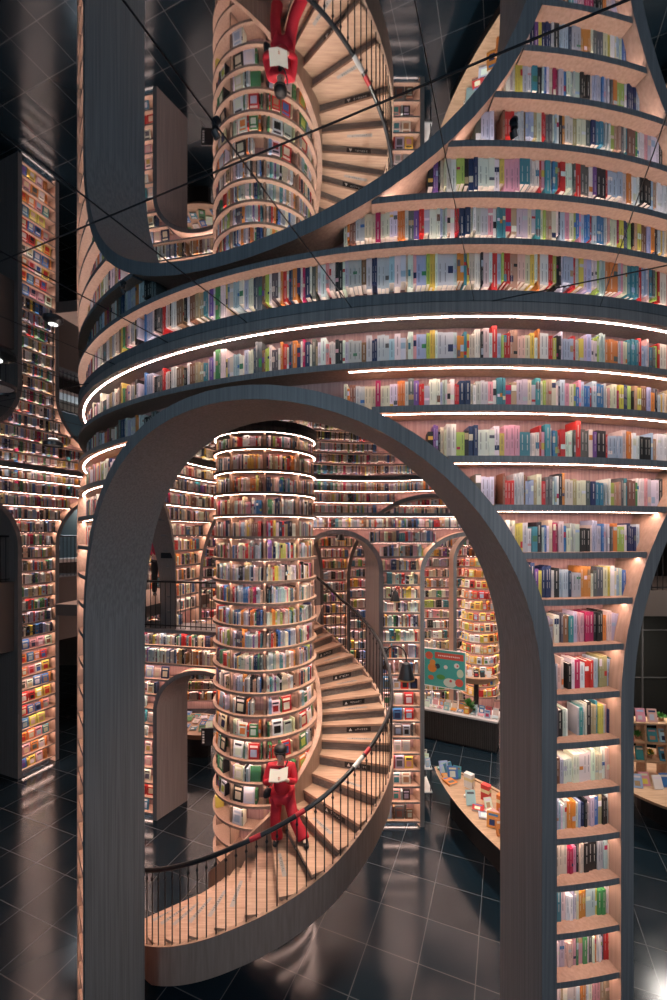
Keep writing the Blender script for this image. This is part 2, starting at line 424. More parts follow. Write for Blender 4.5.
# ================================================================ SPIRAL STAIR
RO, RI = 2.21, 1.0
TAB = [(-66, -.1), (-37, .40), (0, 1.06), (30, 1.52), (45, 1.78), (60, 2.0), (76, 2.17), (95, 2.5), (108, 2.85), (124, 3.19), (142, 3.56), (158, 4.0), (170, 4.3)]
def z_of(p):
    for (a, x), (b, y) in zip(TAB, TAB[1:]):
        if p <= b: return x + (y-x)*(p-a)/(b-a)
    return TAB[-1][1]
def p_of(z):
    for (a, x), (b, y) in zip(TAB, TAB[1:]):
        if z <= y: return a + (b-a)*(z-x)/(y-x)
    return TAB[-1][0]
def SP(p, r, z): a = R(p); return (CC[0] + r*math.sin(a), CC[1] - r*math.cos(a), z)
stair = thing('spiral_staircase', 'wooden spiral staircase with black railing winding around the column of books', 'staircase', (CC[0], CC[1], 0))
NS = 23; RH = 4.0/NS
EDGE = [p_of(RH*(n+1) - RH/2 - .02) for n in range(NS+1)]
M_PLATE = plain('black_sign_plate', (.01, .012, .016), .4)
M_INK = plain('white_lettering', (.75, .75, .72), .6)
M_STEEL = plain('grey_sign_plate', (.32, .30, .28), .5)
def glyphs(mb, cen, ux, uy, n, h, mi):
    """little strokes of lettering in a row"""
    rr = random.Random(int(cen[0]*1000))
    for i in range(n):
        x0 = (i - n/2)*h*1.15
        for (a, b, c_, d) in ((0, .85, .85, 1), (0, 0, .85, .12), (.36, 0, .5, 1), (0, .42, .85, .56)):
            if rr.random() < .25: continue
            P = [cen + ux*(x0 + q[0]*h) + uy*((q[1]-.5)*h) for q in ((a, b), (c_, b), (c_, d), (a, d))]
            mb.face([tuple(p) for p in P], mi)
for n in range(NS):
    z = RH*(n+1); a, b = EDGE[n], EDGE[n+1] if n+1 < len(EDGE) else 162
    if n == NS-1: b = 162
    mb = MB(); S = steps(a-1.2, b, 3)
    for x, y in zip(S, S[1:]):
        mb.hexa([SP(x, RI-.05, z-.04), SP(x, RO-.02, z-.04), SP(y, RO-.02, z-.04), SP(y, RI-.05, z-.04), SP(x, RI-.05, z), SP(x, RO-.02, z), SP(y, RO-.02, z), SP(y, RI-.05, z)])
    tr = mb.build('tread', M_TREAD, stair)
    mb = MB(); mb.hexa([SP(a, RI-.05, z-RH), SP(a, RO-.03, z-RH), SP(a+.8, RO-.03, z-RH), SP(a+.8, RI-.05, z-RH), SP(a, RI-.05, z-.04), SP(a, RO-.03, z-.04), SP(a+.8, RO-.03, z-.04), SP(a+.8, RI-.05, z-.04)])
    ri = mb.build('riser', M_RISER, stair)
    rc = 1.66
    if n % 2 == 0 and n > 4:
        mb = MB(); p0, p1 = Vector(SP(a-.15, rc-.22, 0)), Vector(SP(a-.15, rc+.22, 0)); ux = (p1-p0).normalized()
        zz = z-RH/2-.02; nn = Vector((ux.y, -ux.x, 0))
        P = [Vector((q.x, q.y, h_)) for q, h_ in ((p0, zz-.045), (p1, zz-.045), (p1, zz+.045), (p0, zz+.045))]
        mb.hexa([tuple(P[0]), tuple(P[1]), tuple(P[1]-nn*.004), tuple(P[0]-nn*.004), tuple(P[3]), tuple(P[2]), tuple(P[2]-nn*.004), tuple(P[3]-nn*.004)])
        cc = (p0+p1)/2; cc.z = zz
        glyphs(mb, cc + nn*.001 + ux*.05, ux, Vector((0, 0, 1)), 6, .034, 1)
        mb.face([tuple(p0 + ux*.04 + nn*.001 + Vector((0, 0, zz-.025))), tuple(p0 + ux*.10 + nn*.001 + Vector((0, 0, zz-.025))), tuple(p0 + ux*.07 + nn*.001 + Vector((0, 0, zz+.028)))], 1)
        mb.build('sign_plate', [M_PLATE, M_INK], ri)
    else:
        mb = MB(); pa = a + 1.2
        q = [SP(pa, rc-.22, z+.002), SP(pa, rc+.22, z+.002), SP(pa+1.9, rc+.22, z+.002), SP(pa+1.9, rc-.22, z+.002)]
        mb.face(q, 0)
        ux = (Vector(q[1])-Vector(q[0])).normalized(); uy = Vector((-ux.y, ux.x, 0)); cc = sum((Vector(v) for v in q), Vector())/4 + Vector((0, 0, .001))
        glyphs(mb, cc, ux, uy, 8, .03, 1)
        mb.build('sign_plate', [M_STEEL, M_PLATE], tr)
# stringers and soffit
PH = steps(-60, 162, 3)
def helix_band(name, r0, r1, lo, hi, mats, top_mi=0):
    mb = MB(); S = PH
    for x, y in zip(S, S[1:]):
        zx, zy = z_of(x), z_of(y)
        bx, by = max(0, zx+lo), max(0, zy+lo)
        p = [SP(x, r0, bx), SP(y, r0, by), SP(y, r0, zy+hi), SP(x, r0, zx+hi), SP(x, r1, bx), SP(y, r1, by), SP(y, r1, zy+hi), SP(x, r1, zx+hi)]
        mb.face([p[1], p[0], p[3], p[2]]); mb.face([p[4], p[5], p[6], p[7]]); mb.face([p[3], p[7], p[6], p[2]][::-1], top_mi); mb.face([p[0], p[1], p[5], p[4]][::-1])
    for x in (S[0], S[-1]):
        z = z_of(x); mb.face([SP(x, r0, max(0, z+lo)), SP(x, r1, max(0, z+lo)), SP(x, r1, z+hi), SP(x, r0, z+hi)])
    return mb.build(name, mats, stair, smooth=True)
helix_band('outer_stringer', RO-.03, RO+.03, -.46, .05, [M_STRING, M_TREAD], 1)
helix_band('inner_stringer', .915, RI, -.42, .42, [M_WOOD])
helix_band('soffit', RI, RO-.03, -.40, -.30, [M_STRING])
# railing
mb = MB(); mb.tube([SP(p, RO, z_of(p)+1.05) for p in steps(-58, 162, 2.5)], .03, 10); mb.build('handrail', M_BLACK, stair, smooth=True)
for p0_, p1_, c_ in ((4, 7.5, (.45, .02, .03)), (19, 22, (.45, .02, .03)), (42, 47, (.62, .60, .58)), (48, 51, (.45, .02, .03))):
    mb = MB(); mb.tube([SP(p, RO, z_of(p)+1.051) for p in steps(p0_, p1_, 1)], .0325, 10); mb.build('sticker', plain('handrail_sticker', c_, .5), stair, smooth=True)
nb = 66
for i in range(nb+1):
    p = -57 + (162+57)*i/nb; z = z_of(p)
    mb = MB(); mb.tube([SP(p, RO, z+.04), SP(p, RO, z+1.03)], .0085, 6)
    mb.lathe([(.008, -.03), (.02, 0), (.008, .03)], SP(p, RO, z+.93), 6)
    mb.build('baluster', M_BLACK, stair)

# ================================================================ FLAT ARCHED BOOKCASES
def wall_case(name, label, M, a, b, top, zs, arches, T, bt=.035, fillarg=None, place='wall', lit=True, sdep=.26, face_below=None, caps=True, sides=(True, True), led=None, below=None):
    root = thing(name, label, 'bookcase', M.pos((a+b)/2, 0, 0))
    mb = MB(); panel(mb, M, a, b, 0, top, sdep, arches, 0, T); mb.build('back_panel', M_BACK, root)
    for ar in arches: arch_frame('arch_frame', M, ar, T, root, mats=[M_FRAME, M_JAMB, M_WOOD])
    if caps:
        mb = MB(); board(mb, M, a, b, 0, T, top-.07, top); mb.build('top_board', [M_FRAME, M_FRAME], root)
    for on, s in ((sides[0], a), (sides[1], b)):
        if on:
            mb = MB(); board(mb, M, s-.02, s+.02, 0, T, 0, top-.07, 0, 0); mb.build('side_panel', M_JAMB, root)
    zz = sorted(zs, reverse=True); above = top-.07
    for k, z in enumerate(zz):
        for x, y in intervals(a, b, z+bt/2, arches, M.k):
            mb = MB(); lb = MB(); board(mb, M, x, y, .0, sdep, z, z+bt)
            strip(lb, M, x, y, .07, .092, z-.002)
            sh = mb.build('shelf', [M_FRAME, M_WOOD], root); lb.build('light_strip', led or M_LED, sh)
        if k == 0:
            lb = MB(); strip(lb, M, a, b, .04, .065, above-.002); lb.build('light_strip', led or M_LED, root)
        for x, y in intervals(a, b, z+bt, arches, M.k):
            fa = dict(tw=(.018, .042), hh=(.62, .88), o=.06); fa.update(fillarg or {})
            if face_below and z < face_below: fa.update(face_p=.7, gap=.04, **(below or {}))
            fill(M, x, y, z+bt, above-z-bt, place, k, **fa)
        above = z
    return root

W1 = Flat((-3.99, 9.1), (-2.37, 8.75))
wall_case('arched_bookcase', 'low curved-arch bookcase under the mezzanine railing, left of the column', W1, -1.0, 2.36, 4.02,
          [3.65, 3.27, 2.93, 2.6, 2.3, 1.97, 1.68, 1.34, 1.05, .73, .42, .1], [Arch(1.29, 1.0, 2.3, 3.13, .09, (.25, 0))], .75, face_below=3.2, place='mezzanine')
W2 = Flat((-1.05, 8.85), (3.95, 8.85))
z2 = [6.13, 5.835, 5.527, 5.24, 4.95, 4.66, 4.374, 4.065, 3.765, 3.42, 3.10, 2.77, 2.44, 2.13, 1.80, 1.47, 1.12, .79, .464, .073]
wall_case('arched_bookcase', 'tall lit bookcase with twin arches standing right behind the stair', W2, 0, 5.0, 6.45, z2,
          [Arch(1.143, .84, 5.24, 6.02, .09, (.2, -.22)), Arch(3.86, .94, 5.2, 5.98, .09, (-.2, .2))], .75, face_below=3.0, place='twin')
W3 = Flat((-7.91-.383*4, 10.2-.924*4), (-7.08+.383*6, 12.2+.924*6))
A3 = [Arch(4+.49-1.5, 1.4, 5.7, 7.05, .1), Arch(4+1.33+1.6, 1.5, 5.7, 7.05, .1), Arch(4+1.33+1.6+3.9, 1.5, 5.7, 7.05, .1)]
wall_case('wall_bookcase', 'narrow glowing book pier between dark balcony arches beside the left wall', W3, 1.2, 11.8, H-.002, [7.38 - .33*i for i in range(23)], A3, .8, place='leftwall', below=dict(pal=['orange', 'red', 'yellow', 'teal', 'blue', 'white', 'orange', 'pink']),
          face_below=3.4, caps=True)
W4 = Flat((-6.4, 14.6), (7.5, 14.6))
wall_case('wall_bookcase', 'long back wall of lit bookshelves seen far through the arches', W4, 0, 13.9, H-.002, [7.35 - .35*i for i in range(21)], [], .6, place='back',
          fillarg=dict(tw=(.03, .07), hh=(.6, .85)))

PT = Flat((3.62, 13.0), (6.6, 13.0))
pt_ = thing('arch_portal', 'grey arch standing in front of the far yellow pillar', 'arch', (4.9, 13.0, 0))
arch_frame('arch_frame', PT, Arch(1.25, 1.15, 5.2, 6.15, .1), .5, pt_)
# ================================================================ UPPER FLOORS
mb = MB(); mb.prism([(-3.35, 9.2), (-1.9, 8.9), (-1.75, 8.75), (-1.25, 8.55), (-.9, 8.6), (-.40, 9.60), (-.3, 12.3), (-1.2, 11.9), (-2.1, 11.2), (-2.9, 10.1)], 3.85, 3.998, 0, 1)
struct(mb.build('floor_mezzanine', [M_SLAB, M_TREAD]), 'pale wooden mezzanine floor at the top of the stair')
def slab(name, M, a, b, o0, o1, z0, z1, label):
    mb = MB(); board(mb, M, a, b, o0, o1, z0, z1, 0, 1); return struct(mb.build(name, [M_SLAB, M_SLAB]), label)
slab('floor_balcony', W3, 1.4, 4+.46, .12, 4.0, 3.15, 4.85, 'brown balcony front left of the glowing pier')
slab('floor_balcony', W3, 4+1.36, 11.8, .12, 4.0, 3.15, 4.85, 'brown balcony front right of the glowing pier')
mb = MB(); mb.prism([(6.35, 8.9), (13.7, 8.9), (13.7, 12), (6.0, 12)], 4.32, 4.85); struct(mb.build('floor_balcony', M_SLAB), 'balcony beyond the right arch')
RG = Ring(DC, 5.25, 1)
mb = MB(); board(mb, RG, -124, -100, -2.2, 0, 4.2, 4.45, 0, 1); struct(mb.build('floor_gallery', [M_SLAB, M_TREAD]), 'upper gallery floor behind the left inner arch')

bw = MB(); board(bw, W3, 1.2, 11.8, 3.9, 4.0, 4.85, H, 0, 0); struct(bw.build('wall_balcony', plain('blue_grey_paint', (.10, .16, .20), .7)), 'blue-grey wall behind the left balconies')
def railing(label, pts, z, h=1.05, sp=.115, group='balcony railings'):
    P = [Vector((x, y, 0)) for x, y in pts]
    t = thing('balcony_railing', label, 'railing', (*pts[0], z), group)
    mb = MB(); mb.tube([(p.x, p.y, z+h) for p in P], .024, 8); mb.build('handrail', M_BLACK, t)
    mb = MB(); mb.tube([(p.x, p.y, z+.06) for p in P], .014, 6); mb.build('bottom_rail', M_BLACK, t)
    n = 0
    for a, b in zip(P, P[1:]):
        L = (b-a).length; m = int(L/sp)
        for i in range(m+1):
            q = a + (b-a)*(i/m); mb = MB(); post = i in (0, m)
            mb.tube([(q.x, q.y, z), (q.x, q.y, z+h)], .018 if post else .009, 6); mb.build('post' if post else 'baluster', M_BLACK, t); n += 1
    return t
q = lambda M, s, o: M.pos(s, o, 0)[:2]
railing('black mezzanine railing on top of the low arched bookcase', [q(W1, -.9, .12), q(W1, 2.3, .12)], 4.02, .99)
railing('black balcony railing in the arch left of the glowing pier', [q(W3, 2.2, .3), q(W3, 4.42, .3)], 4.85, 1.12)
railing('black balcony railing in the arch right of the glowing pier', [q(W3, 5.42, .3), q(W3, 8.3, .3)], 4.85, 1.12)
railing('black balcony railing seen through the arch at right', [(6.4, 8.96), (9.4, 8.96)], 4.85, 1.1)

# ================================================================ LAMPS
def wall_lamp(label, base, reach, drop, size):
    """gooseneck: foot on the shelf front, swan neck to the side, black cone shade"""
    b = Vector(base); t = thing('wall_lamp', label, 'lamp', base, 'black gooseneck lamps')
    path = [b, b + Vector((0, -.10, .02))]
    r = Vector((reach, -.12, 0))/2
    top = b + Vector((0, -.10, .28*size))
    path.append(top)
    for i in range(1, 9):
        a = math.pi*i/8; path.append(top + r*(1-math.cos(a)) + Vector((0, 0, math.sin(a)*abs(reach)/2)))
    e = path[-1]; path.append(e - Vector((0, 0, drop)))
    mb = MB(); mb.tube(path, .014*size, 6); mb.build('arm', M_BLACK, t, smooth=True)
    mb = MB(); mb.tube([b + Vector((0, .006, 0)), b + Vector((0, -.02, 0))], .05*size, 12); mb.build('wall_plate', M_BLACK, t)
    s = e - Vector((0, 0, drop)); w = .165*size
    mb = MB(); mb.lathe([(.03*size, .02), (.06*size, 0), (.085*size, -.02), (w, -.33*size), (w-.01, -.33*size), (.075*size, -.03)], s, 20)
    sh = mb.build('lamp_shade', M_BLACK, t, smooth=True)
    mb = MB(); mb.lathe([(w+.003, -.315*size), (w+.006, -.345*size), (w-.012, -.345*size)], s, 20); rim = mb.build('rim', M_BRASS, sh); rim['label'] = 'brass rim'
    mb = MB(); mb.lathe([(.001, -.05*size), (.035*size, -.09*size), (.045*size, -.15*size), (.03*size, -.19*size), (.001, -.2*size)], s, 12); mb.build('bulb', emit('lamp_bulb', (1, .72, .45), 12), sh, smooth=True)
wall_lamp('large black gooseneck lamp with brass rim hanging before the lower shelves of the pier', (1.06, 8.85, 3.28), .40, .12, 1.0)
wall_lamp('small black cone lamp higher up on the pier between the twin arches', (1.18, 8.85, 4.75), .06, .05, .62)
wall_lamp('black cone lamp far inside the left twin arch, lower one', (.10, 12.72, 5.95), .12, .08, .75)
wall_lamp('black cone lamp far inside the left twin arch, upper one', (.35, 12.72, 6.28), .12, .05, .65)

def disc_lamp(label, x, y, z, r):
    t = thing('pendant_lamp', label, 'lamp', (x, y, z), 'round pendant lamps')
    mb = MB(); mb.lathe([(.001, .05), (r*.5, .045), (r, .01), (r, -.03), (r*.94, -.03), (r*.92, -.012), (.001, -.012)], (x, y, z), 28); mb.build('lamp_shade', M_BLACK, t, smooth=True)
    mb = MB(); mb.lathe([(.001, -.014), (r*.9, -.014)], (x, y, z), 28); mb.build('diffuser', M_WHITE, t)
    mb = MB(); mb.lathe([(.001, .056), (r*.46, .054), (r*.46, .046)], (x, y, z), 28); mb.build('uplight', emit('uplight', (1, .9, .8), 3), t)
    mb = MB(); mb.tube([(x, y, z+.04), (x, y, H)], .006, 6); mb.build('cord', M_BLACK, t)
disc_lamp('small black disc pendant lamp hanging before the book pier at left', -3.13, 4.8, 7.02, .10)
disc_lamp('large black disc pendant lamp cut off at the left edge', -3.55, 4.45, 7.83-.0-.28, .22)
def spot(label, x, y):
    t = thing('ceiling_spotlight', label, 'spotlight', (x, y, H), 'black ceiling spotlights')
    mb = MB(); mb.lathe([(.001, -.008), (.014, -.008), (.014, 0)], (x, y, H), 16); mb.build('base', M_BLACK, t)
    mb = MB(); mb.tube([(x, y, H-.008), (x, y, H-.02)], .004, 6); mb.build('stem', M_BLACK, t)
    mb = MB(); mb.tube([(x-.006, y, H-.018), (x+.006, y+.012, H-.038)], .015, 14); mb.build('lamp_head', M_BLACK, t)
spot('black spotlight on the mirror ceiling nearest the right arch', .757, 1.80)
spot('pale-bodied spotlight on the mirror ceiling before the column reflection', -.494, 1.80)
spot('black spotlight on the mirror ceiling above the left side of the drum', -1.45, 2.96)

# ================================================================ PEOPLE
def skin(name, pts, edges, mat, parent=None, sub=2):
    """pts: (x,y,z,r)"""
    me = bpy.data.meshes.new(name); me.from_pydata([p[:3] for p in pts], edges, [])
    o = bpy.data.objects.new(name, me); COL.objects.link(o)
    m = o.modifiers.new('skin', 'SKIN'); m.use_smooth_shade = True
    for i, p in enumerate(pts):
        r = p[3]; sv = me.skin_vertices[0].data[i]; sv.radius = r if isinstance(r, tuple) else (r, r); sv.use_root = (i == 0)
    s = o.modifiers.new('subsurf', 'SUBSURF'); s.levels = sub; s.render_levels = sub
    dg = bpy.context.evaluated_depsgraph_get(); bm_ = bpy.data.meshes.new_from_object(o.evaluated_get(dg))
    o.modifiers.clear(); o.data = bm_; bm_.materials.clear(); bm_.materials.append(mat); bm_.name = name
    bm_.polygons.foreach_set('use_smooth', [True]*len(bm_.polygons))
    if parent is not None:
        o.parent = parent; o.matrix_parent_inverse = Matrix.Translation(-Vector(parent.location))
    return o
M_SKIN = plain('skin', (.68, .43, .33), .55)
M_RED = plain('red_cloth', (.50, .012, .03), .75)
M_HAIR = plain('black_hair', (.010, .009, .009), .45)
M_SHOE = plain('black_leather', (.012, .012, .014), .4)
M_CLOTH = plain('black_cloth', (.018, .018, .02), .8)
FL, FR = Vector((-.848, 6.457, 1.391)), Vector((-.414, 6.18, 1.565))
reader = thing('person', 'person in a red suit and black cap reading while leaning on the column of books', 'person', (-.7, 6.45, 1.391))
def hand(pts, ed, w, wi, d, side, up, curl):
    """palm and five fingers; d forward, side towards the thumb, up = palm normal"""
    base = len(pts); palm = w + d*.05
    pts.append((*palm, (.028, .014))); ed.append((wi, base)); pi = base
    for k, (off, ln) in enumerate(((-.028, .055), (-.01, .068), (.008, .072), (.026, .064))):
        a = palm + side*off + d*.03; b = a + d*ln*.5 + up*curl*.3; c_ = b + d*ln*.3 + up*curl
        i0 = len(pts)
        for v, r in ((a, .0095), (b, .009), (c_, .008)): pts.append((*v, r))
        ed.extend(((pi, i0), (i0, i0+1), (i0+1, i0+2)))
    a = palm + side*.032 - d*.015; b = a + side*.022 + d*.025; c_ = b + d*.025 + up*curl*.4
    i0 = len(pts)
    for v, r in ((a, .011), (b, .0105), (c_, .009)): pts.append((*v, r))
    ed.extend(((pi, i0), (i0, i0+1), (i0+1, i0+2)))
PEL = Vector((-.765, 6.50, 2.12)); SPN = Vector((-.775, 6.50, 2.30)); CHE = Vector((-.785, 6.47, 2.46)); NEC = Vector((-.788, 6.44, 2.585)); HED = Vector((-.79, 6.40, 2.70)); HTP = Vector((-.79, 6.41, 2.79))
SHL, SHR = Vector((-.955, 6.47, 2.51)), Vector((-.62, 6.47, 2.52)); ELL, ELR = Vector((-1.01, 6.37, 2.32)), Vector((-.575, 6.36, 2.34)); WRL, WRR = Vector((-.885, 6.22, 2.45)), Vector((-.685, 6.20, 2.47))
HPL, HPR = Vector((-.85, 6.50, 2.08)), Vector((-.68, 6.50, 2.08)); KNL, KNR = Vector((-.87, 6.40, 1.75)), Vector((-.585, 6.29, 1.86)); ANL, ANR = FL + Vector((0, .02, .08)), FR + Vector((-.02, .03, .08))
pts = [(*PEL, (.105, .075)), (*SPN, (.085, .06)), (*CHE, (.10, .065)), (*NEC, .045), (*HED, (.072, .085)), (*HTP, (.06, .07)),
       (*SHL, .055), (*ELL, .038), (*WRL, .026), (*SHR, .055), (*ELR, .038), (*WRR, .026),
       (*HPL, .07), (*KNL, .055), (*ANL, .035), (*HPR, .07), (*KNR, .055), (*ANR, .035), (*(FL + Vector((-.01, -.10, .03))), .03), (*(FR + Vector((.03, -.10, .03))), .03),
       (*(HED + Vector((0, -.088, -.015))), .012), (*(HED + Vector((0, -.075, -.06))), .022)]
ed = [(0, 1), (1, 2), (2, 3), (3, 4), (4, 5), (2, 6), (6, 7), (7, 8), (2, 9), (9, 10), (10, 11), (0, 12), (12, 13), (13, 14), (0, 15), (15, 16), (16, 17), (14, 18), (17, 19), (4, 20), (4, 21)]
hand(pts, ed, WRL, 8, Vector((.75, -.55, .35)).normalized(), Vector((.2, .5, .8)).normalized(), Vector((.3, .6, -.3)).normalized(), .012)
hand(pts, ed, WRR, 11, Vector((-.75, -.55, .35)).normalized(), Vector((-.2, .5, .8)).normalized(), Vector((-.3, .6, -.3)).normalized(), .012)
skin('body', pts, ed, M_SKIN, reader)
skin('jacket', [(*(PEL+Vector((0, 0, -.03))), (.185, .15)), (*SPN, (.165, .128)), (*CHE, (.168, .115)), (*(NEC+Vector((0, .02, -.035))), (.08, .07)), (*SHL, .075), (*ELL, .060), (*(WRL.lerp(ELL, .15)), .046), (*SHR, .075), (*ELR, .060), (*(WRR.lerp(ELR, .15)), .046)],
     [(0, 1), (1, 2), (2, 3), (2, 4), (4, 5), (5, 6), (2, 7), (7, 8), (8, 9)], M_RED, reader)
skin('trousers', [(*PEL, (.15, .115)), (*HPL, .105), (*KNL, .082), (*(ANL+Vector((0, 0, -.02))), .095), (*HPR, .105), (*KNR, .082), (*(ANR+Vector((0, 0, -.02))), .095), (*(FL+Vector((0, .01, .035))), .10), (*(FR+Vector((-.01, .01, .035))), .10)],
     [(0, 1), (1, 2), (2, 3), (0, 4), (4, 5), (5, 6), (3, 7), (6, 8)], M_RED, reader)
skin('shirt', [(*(CHE+Vector((.0, -.075, -.02))), (.05, .05)), (*(NEC+Vector((0, -.03, -.03))), (.05, .045)), (*(SPN+Vector((.06, -.085, -.1))), (.06, .045))], [(0, 1), (0, 2)], M_CLOTH, reader)
for F_, dx in ((FL, -.02), (FR, .04)):
    skin('shoe', [(*(F_+Vector((0, .04, .045))), (.045, .045)), (*(F_+Vector((dx*.5, -.05, .038))), (.045, .036)), (*(F_+Vector((dx, -.14, .033))), (.04, .03))], [(0, 1), (1, 2)], M_SHOE, reader)
skin('hair', [(*(HED+Vector((0, .055, .03))), (.08, .065)), (*(HED+Vector((0, .06, -.05))), (.078, .05)), (*(HED+Vector((0, .02, .08))), (.075, .075))], [(0, 1), (0, 2)], M_HAIR, reader)
mb = MB(); cc = HED + Vector((0, .015, .075)); mb.lathe([(.098, 0), (.099, .03), (.09, .065), (.06, .092), (.001, .10)], cc, 20)
capo = mb.build('cap', M_HAIR, reader, smooth=True)
mb = MB(); mb.prism([(cc.x + .085*math.cos(R(a)), cc.y - .06 + (.105*math.sin(R(a)) if math.sin(R(a)) < 0 else .02)*.55) for a in range(180, 361, 15)], cc.z+.002, cc.z+.016); mb.build('visor', M_HAIR, capo)
for sx in (-1, 1):
    mb = MB(); mb.lathe([(.001, -.006), (.008, 0), (.001, .006)], HED + Vector((sx*.03, -.083, .008)), 8); mb.build('eye', M_HAIR, reader)
mb = MB(); mb.box(HED + Vector((0, -.094, -.045)), (.035, .008, .008)); mb.build('mouth', plain('lips', (.40, .11, .10), .5), reader)
# the book in the hands, open
bk = thing('open_book', 'white open book held in the hands of the person in red', 'book', (-.785, 6.13, 2.50))
def leafq(mb, p0, ux, uy, w, h, t, n, mi=0, col=None):
    a, b, c_, d = p0, p0+ux*w, p0+ux*w+uy*h, p0+uy*h
    mb.hexa([tuple(v) for v in (a, b, c_, d)] + [tuple(v+n*t) for v in (a, b, c_, d)], mi, col)
sp0 = Vector((-.79, 6.12, 2.47)); uy = Vector((0, .15, .12)).normalized()
for sx, nm in ((-1, 'left'), (1, 'right')):
    ux = Vector((sx*.9, .05 if sx < 0 else .12, .06 if sx < 0 else .25)).normalized(); nn = ux.cross(uy)*(1 if sx > 0 else -1)
    mb = MB(); leafq(mb, sp0, ux, uy, .135, .18, .006, nn, 0); mb.build('cover', plain('book_cover_white', (.62, .60, .58), .5), bk)
    mb = MB(); leafq(mb, sp0+nn*.007+uy*.005, ux, uy, .128, .17, .012, nn, 0); pg = mb.build('pages', M_PAPER, bk)
bag = thing('shoulder_bag', 'black shoulder bag on the hip of the person in red', 'bag', (-.99, 6.46, 2.06))
skin('bag_body', [(-.985, 6.47, 2.20, (.05, .07)), (-.99, 6.46, 2.12, (.055, .10)), (-.99, 6.46, 2.06, (.05, .09))], [(0, 1), (1, 2)], M_CLOTH, bag)
mb = MB(); mb.tube([(-.97, 6.43, 2.24), (-.90, 6.375, 2.36), (-.80, 6.355, 2.46), (-.72, 6.365, 2.55), (-.69, 6.43, 2.61), (-.70, 6.53, 2.58)], .010, 6); mb.build('strap', M_CLOTH, bag)

def simple_person(label, base, top_mat, leg_mat, seated=False, yaw=0.0):
    t = thing('person', label, 'person', base); b = Vector(base); rot = Matrix.Rotation(yaw, 3, 'Z')
    def g(x, y, z, r): v = b + rot @ Vector((x, y, z)); return (*v, r)
    if not seated:
        body = [g(0, 0, .92, (.14, .1)), g(0, 0, 1.15, (.12, .09)), g(0, 0, 1.35, (.14, .09)), g(0, -.01, 1.46, .045), g(0, -.03, 1.58, (.075, .085)), g(0, -.03, 1.66, (.06, .07)),
                g(-.18, 0, 1.38, .05), g(-.22, .02, 1.12, .037), g(-.16, -.16, 1.05, .026), g(.18, 0, 1.38, .05), g(.22, .02, 1.12, .037), g(.16, -.16, 1.05, .026),
                g(-.09, 0, .85, .085), g(-.1, -.02, .47, .055), g(-.1, .02, .07, .035), g(.09, 0, .85, .085), g(.1, -.02, .47, .055), g(.1, .02, .07, .035), g(-.1, -.12, .03, .03), g(.1, -.12, .03, .03)]
    else:
        body = [g(0, 0, .52, (.15, .11)), g(0, 0, .75, (.12, .09)), g(0, -.05, .93, (.14, .09)), g(0, -.08, 1.03, .045), g(0, -.13, 1.14, (.075, .085)), g(0, -.14, 1.22, (.06, .07)),
                g(-.18, -.05, .95, .05), g(-.21, -.12, .72, .037), g(-.08, -.3, .68, .026), g(.18, -.05, .95, .05), g(.21, -.12, .72, .037), g(.08, -.3, .68, .026),
                g(-.1, -.05, .52, .085), g(-.11, -.43, .53, .055), g(-.11, -.42, .08, .035), g(.1, -.05, .52, .085), g(.11, -.43, .53, .055), g(.11, -.42, .08, .035), g(-.11, -.54, .03, .03), g(.11, -.54, .03, .03)]
    E_ = [(0, 1), (1, 2), (2, 3), (3, 4), (4, 5), (2, 6), (6, 7), (7, 8), (2, 9), (9, 10), (10, 11), (0, 12), (12, 13), (13, 14), (0, 15), (15, 16), (16, 17), (14, 18), (17, 19)]
    P_ = list(body); D = rot @ Vector((0, -1, -.2)).normalized(); U = rot @ Vector((0, -.2, 1)).normalized()
    hand(P_, E_, Vector(P_[8][:3]), 8, D, rot @ Vector((1, 0, 0)), -U, .012); hand(P_, E_, Vector(P_[11][:3]), 11, D, rot @ Vector((-1, 0, 0)), -U, .012)
    skin('body', P_, E_, M_SKIN, t)
    gr = lambda i, e: (*body[i][:3], tuple(v+e for v in body[i][3]) if isinstance(body[i][3], tuple) else body[i][3]+e)
    skin('jacket', [gr(0, .025), gr(1, .03), gr(2, .025), gr(6, .02), gr(7, .02), gr(8, .012), gr(9, .02), gr(10, .02), gr(11, .012)], [(0, 1), (1, 2), (2, 3), (3, 4), (4, 5), (2, 6), (6, 7), (7, 8)], top_mat, t)
    skin('trousers', [gr(0, .012), gr(12, .018), gr(13, .022), gr(14, .03), gr(15, .018), gr(16, .022), gr(17, .03)], [(0, 1), (1, 2), (2, 3), (0, 4), (4, 5), (5, 6)], leg_mat, t)
    for i, j in ((14, 18), (17, 19)): skin('shoe', [gr(i, .015), gr(j, .015)], [(0, 1)], M_SHOE, t)
    h = Vector(body[4][:3]); bk_ = rot @ Vector((0, .035, 0))
    skin('hair', [(*(h+bk_+Vector((0, 0, .02))), (.09, .08)), (*(h+bk_*.6+Vector((0, 0, .08))), (.08, .08)), (*(h+bk_+Vector((0, 0, -.07))), (.085, .05))], [(0, 1), (0, 2)], M_HAIR, t)
    return t
a_ = R(-104)
M_PINK = plain('pink_cloth', (.62, .06, .12), .8); M_BLUEC = plain('pale_blue_cloth', (.35, .42, .52), .8)
simple_person('person in a pink-red top standing behind the mezzanine railing', (-4.47, 11.0, 4.45), M_PINK, M_CLOTH, yaw=R(30))
sx, sy = q(W3, 5.85, 1.0)
simple_person('person in pale clothes seated reading on the balcony bench', (sx, sy, 4.85), M_BLUEC, M_CLOTH, True, yaw=R(35))
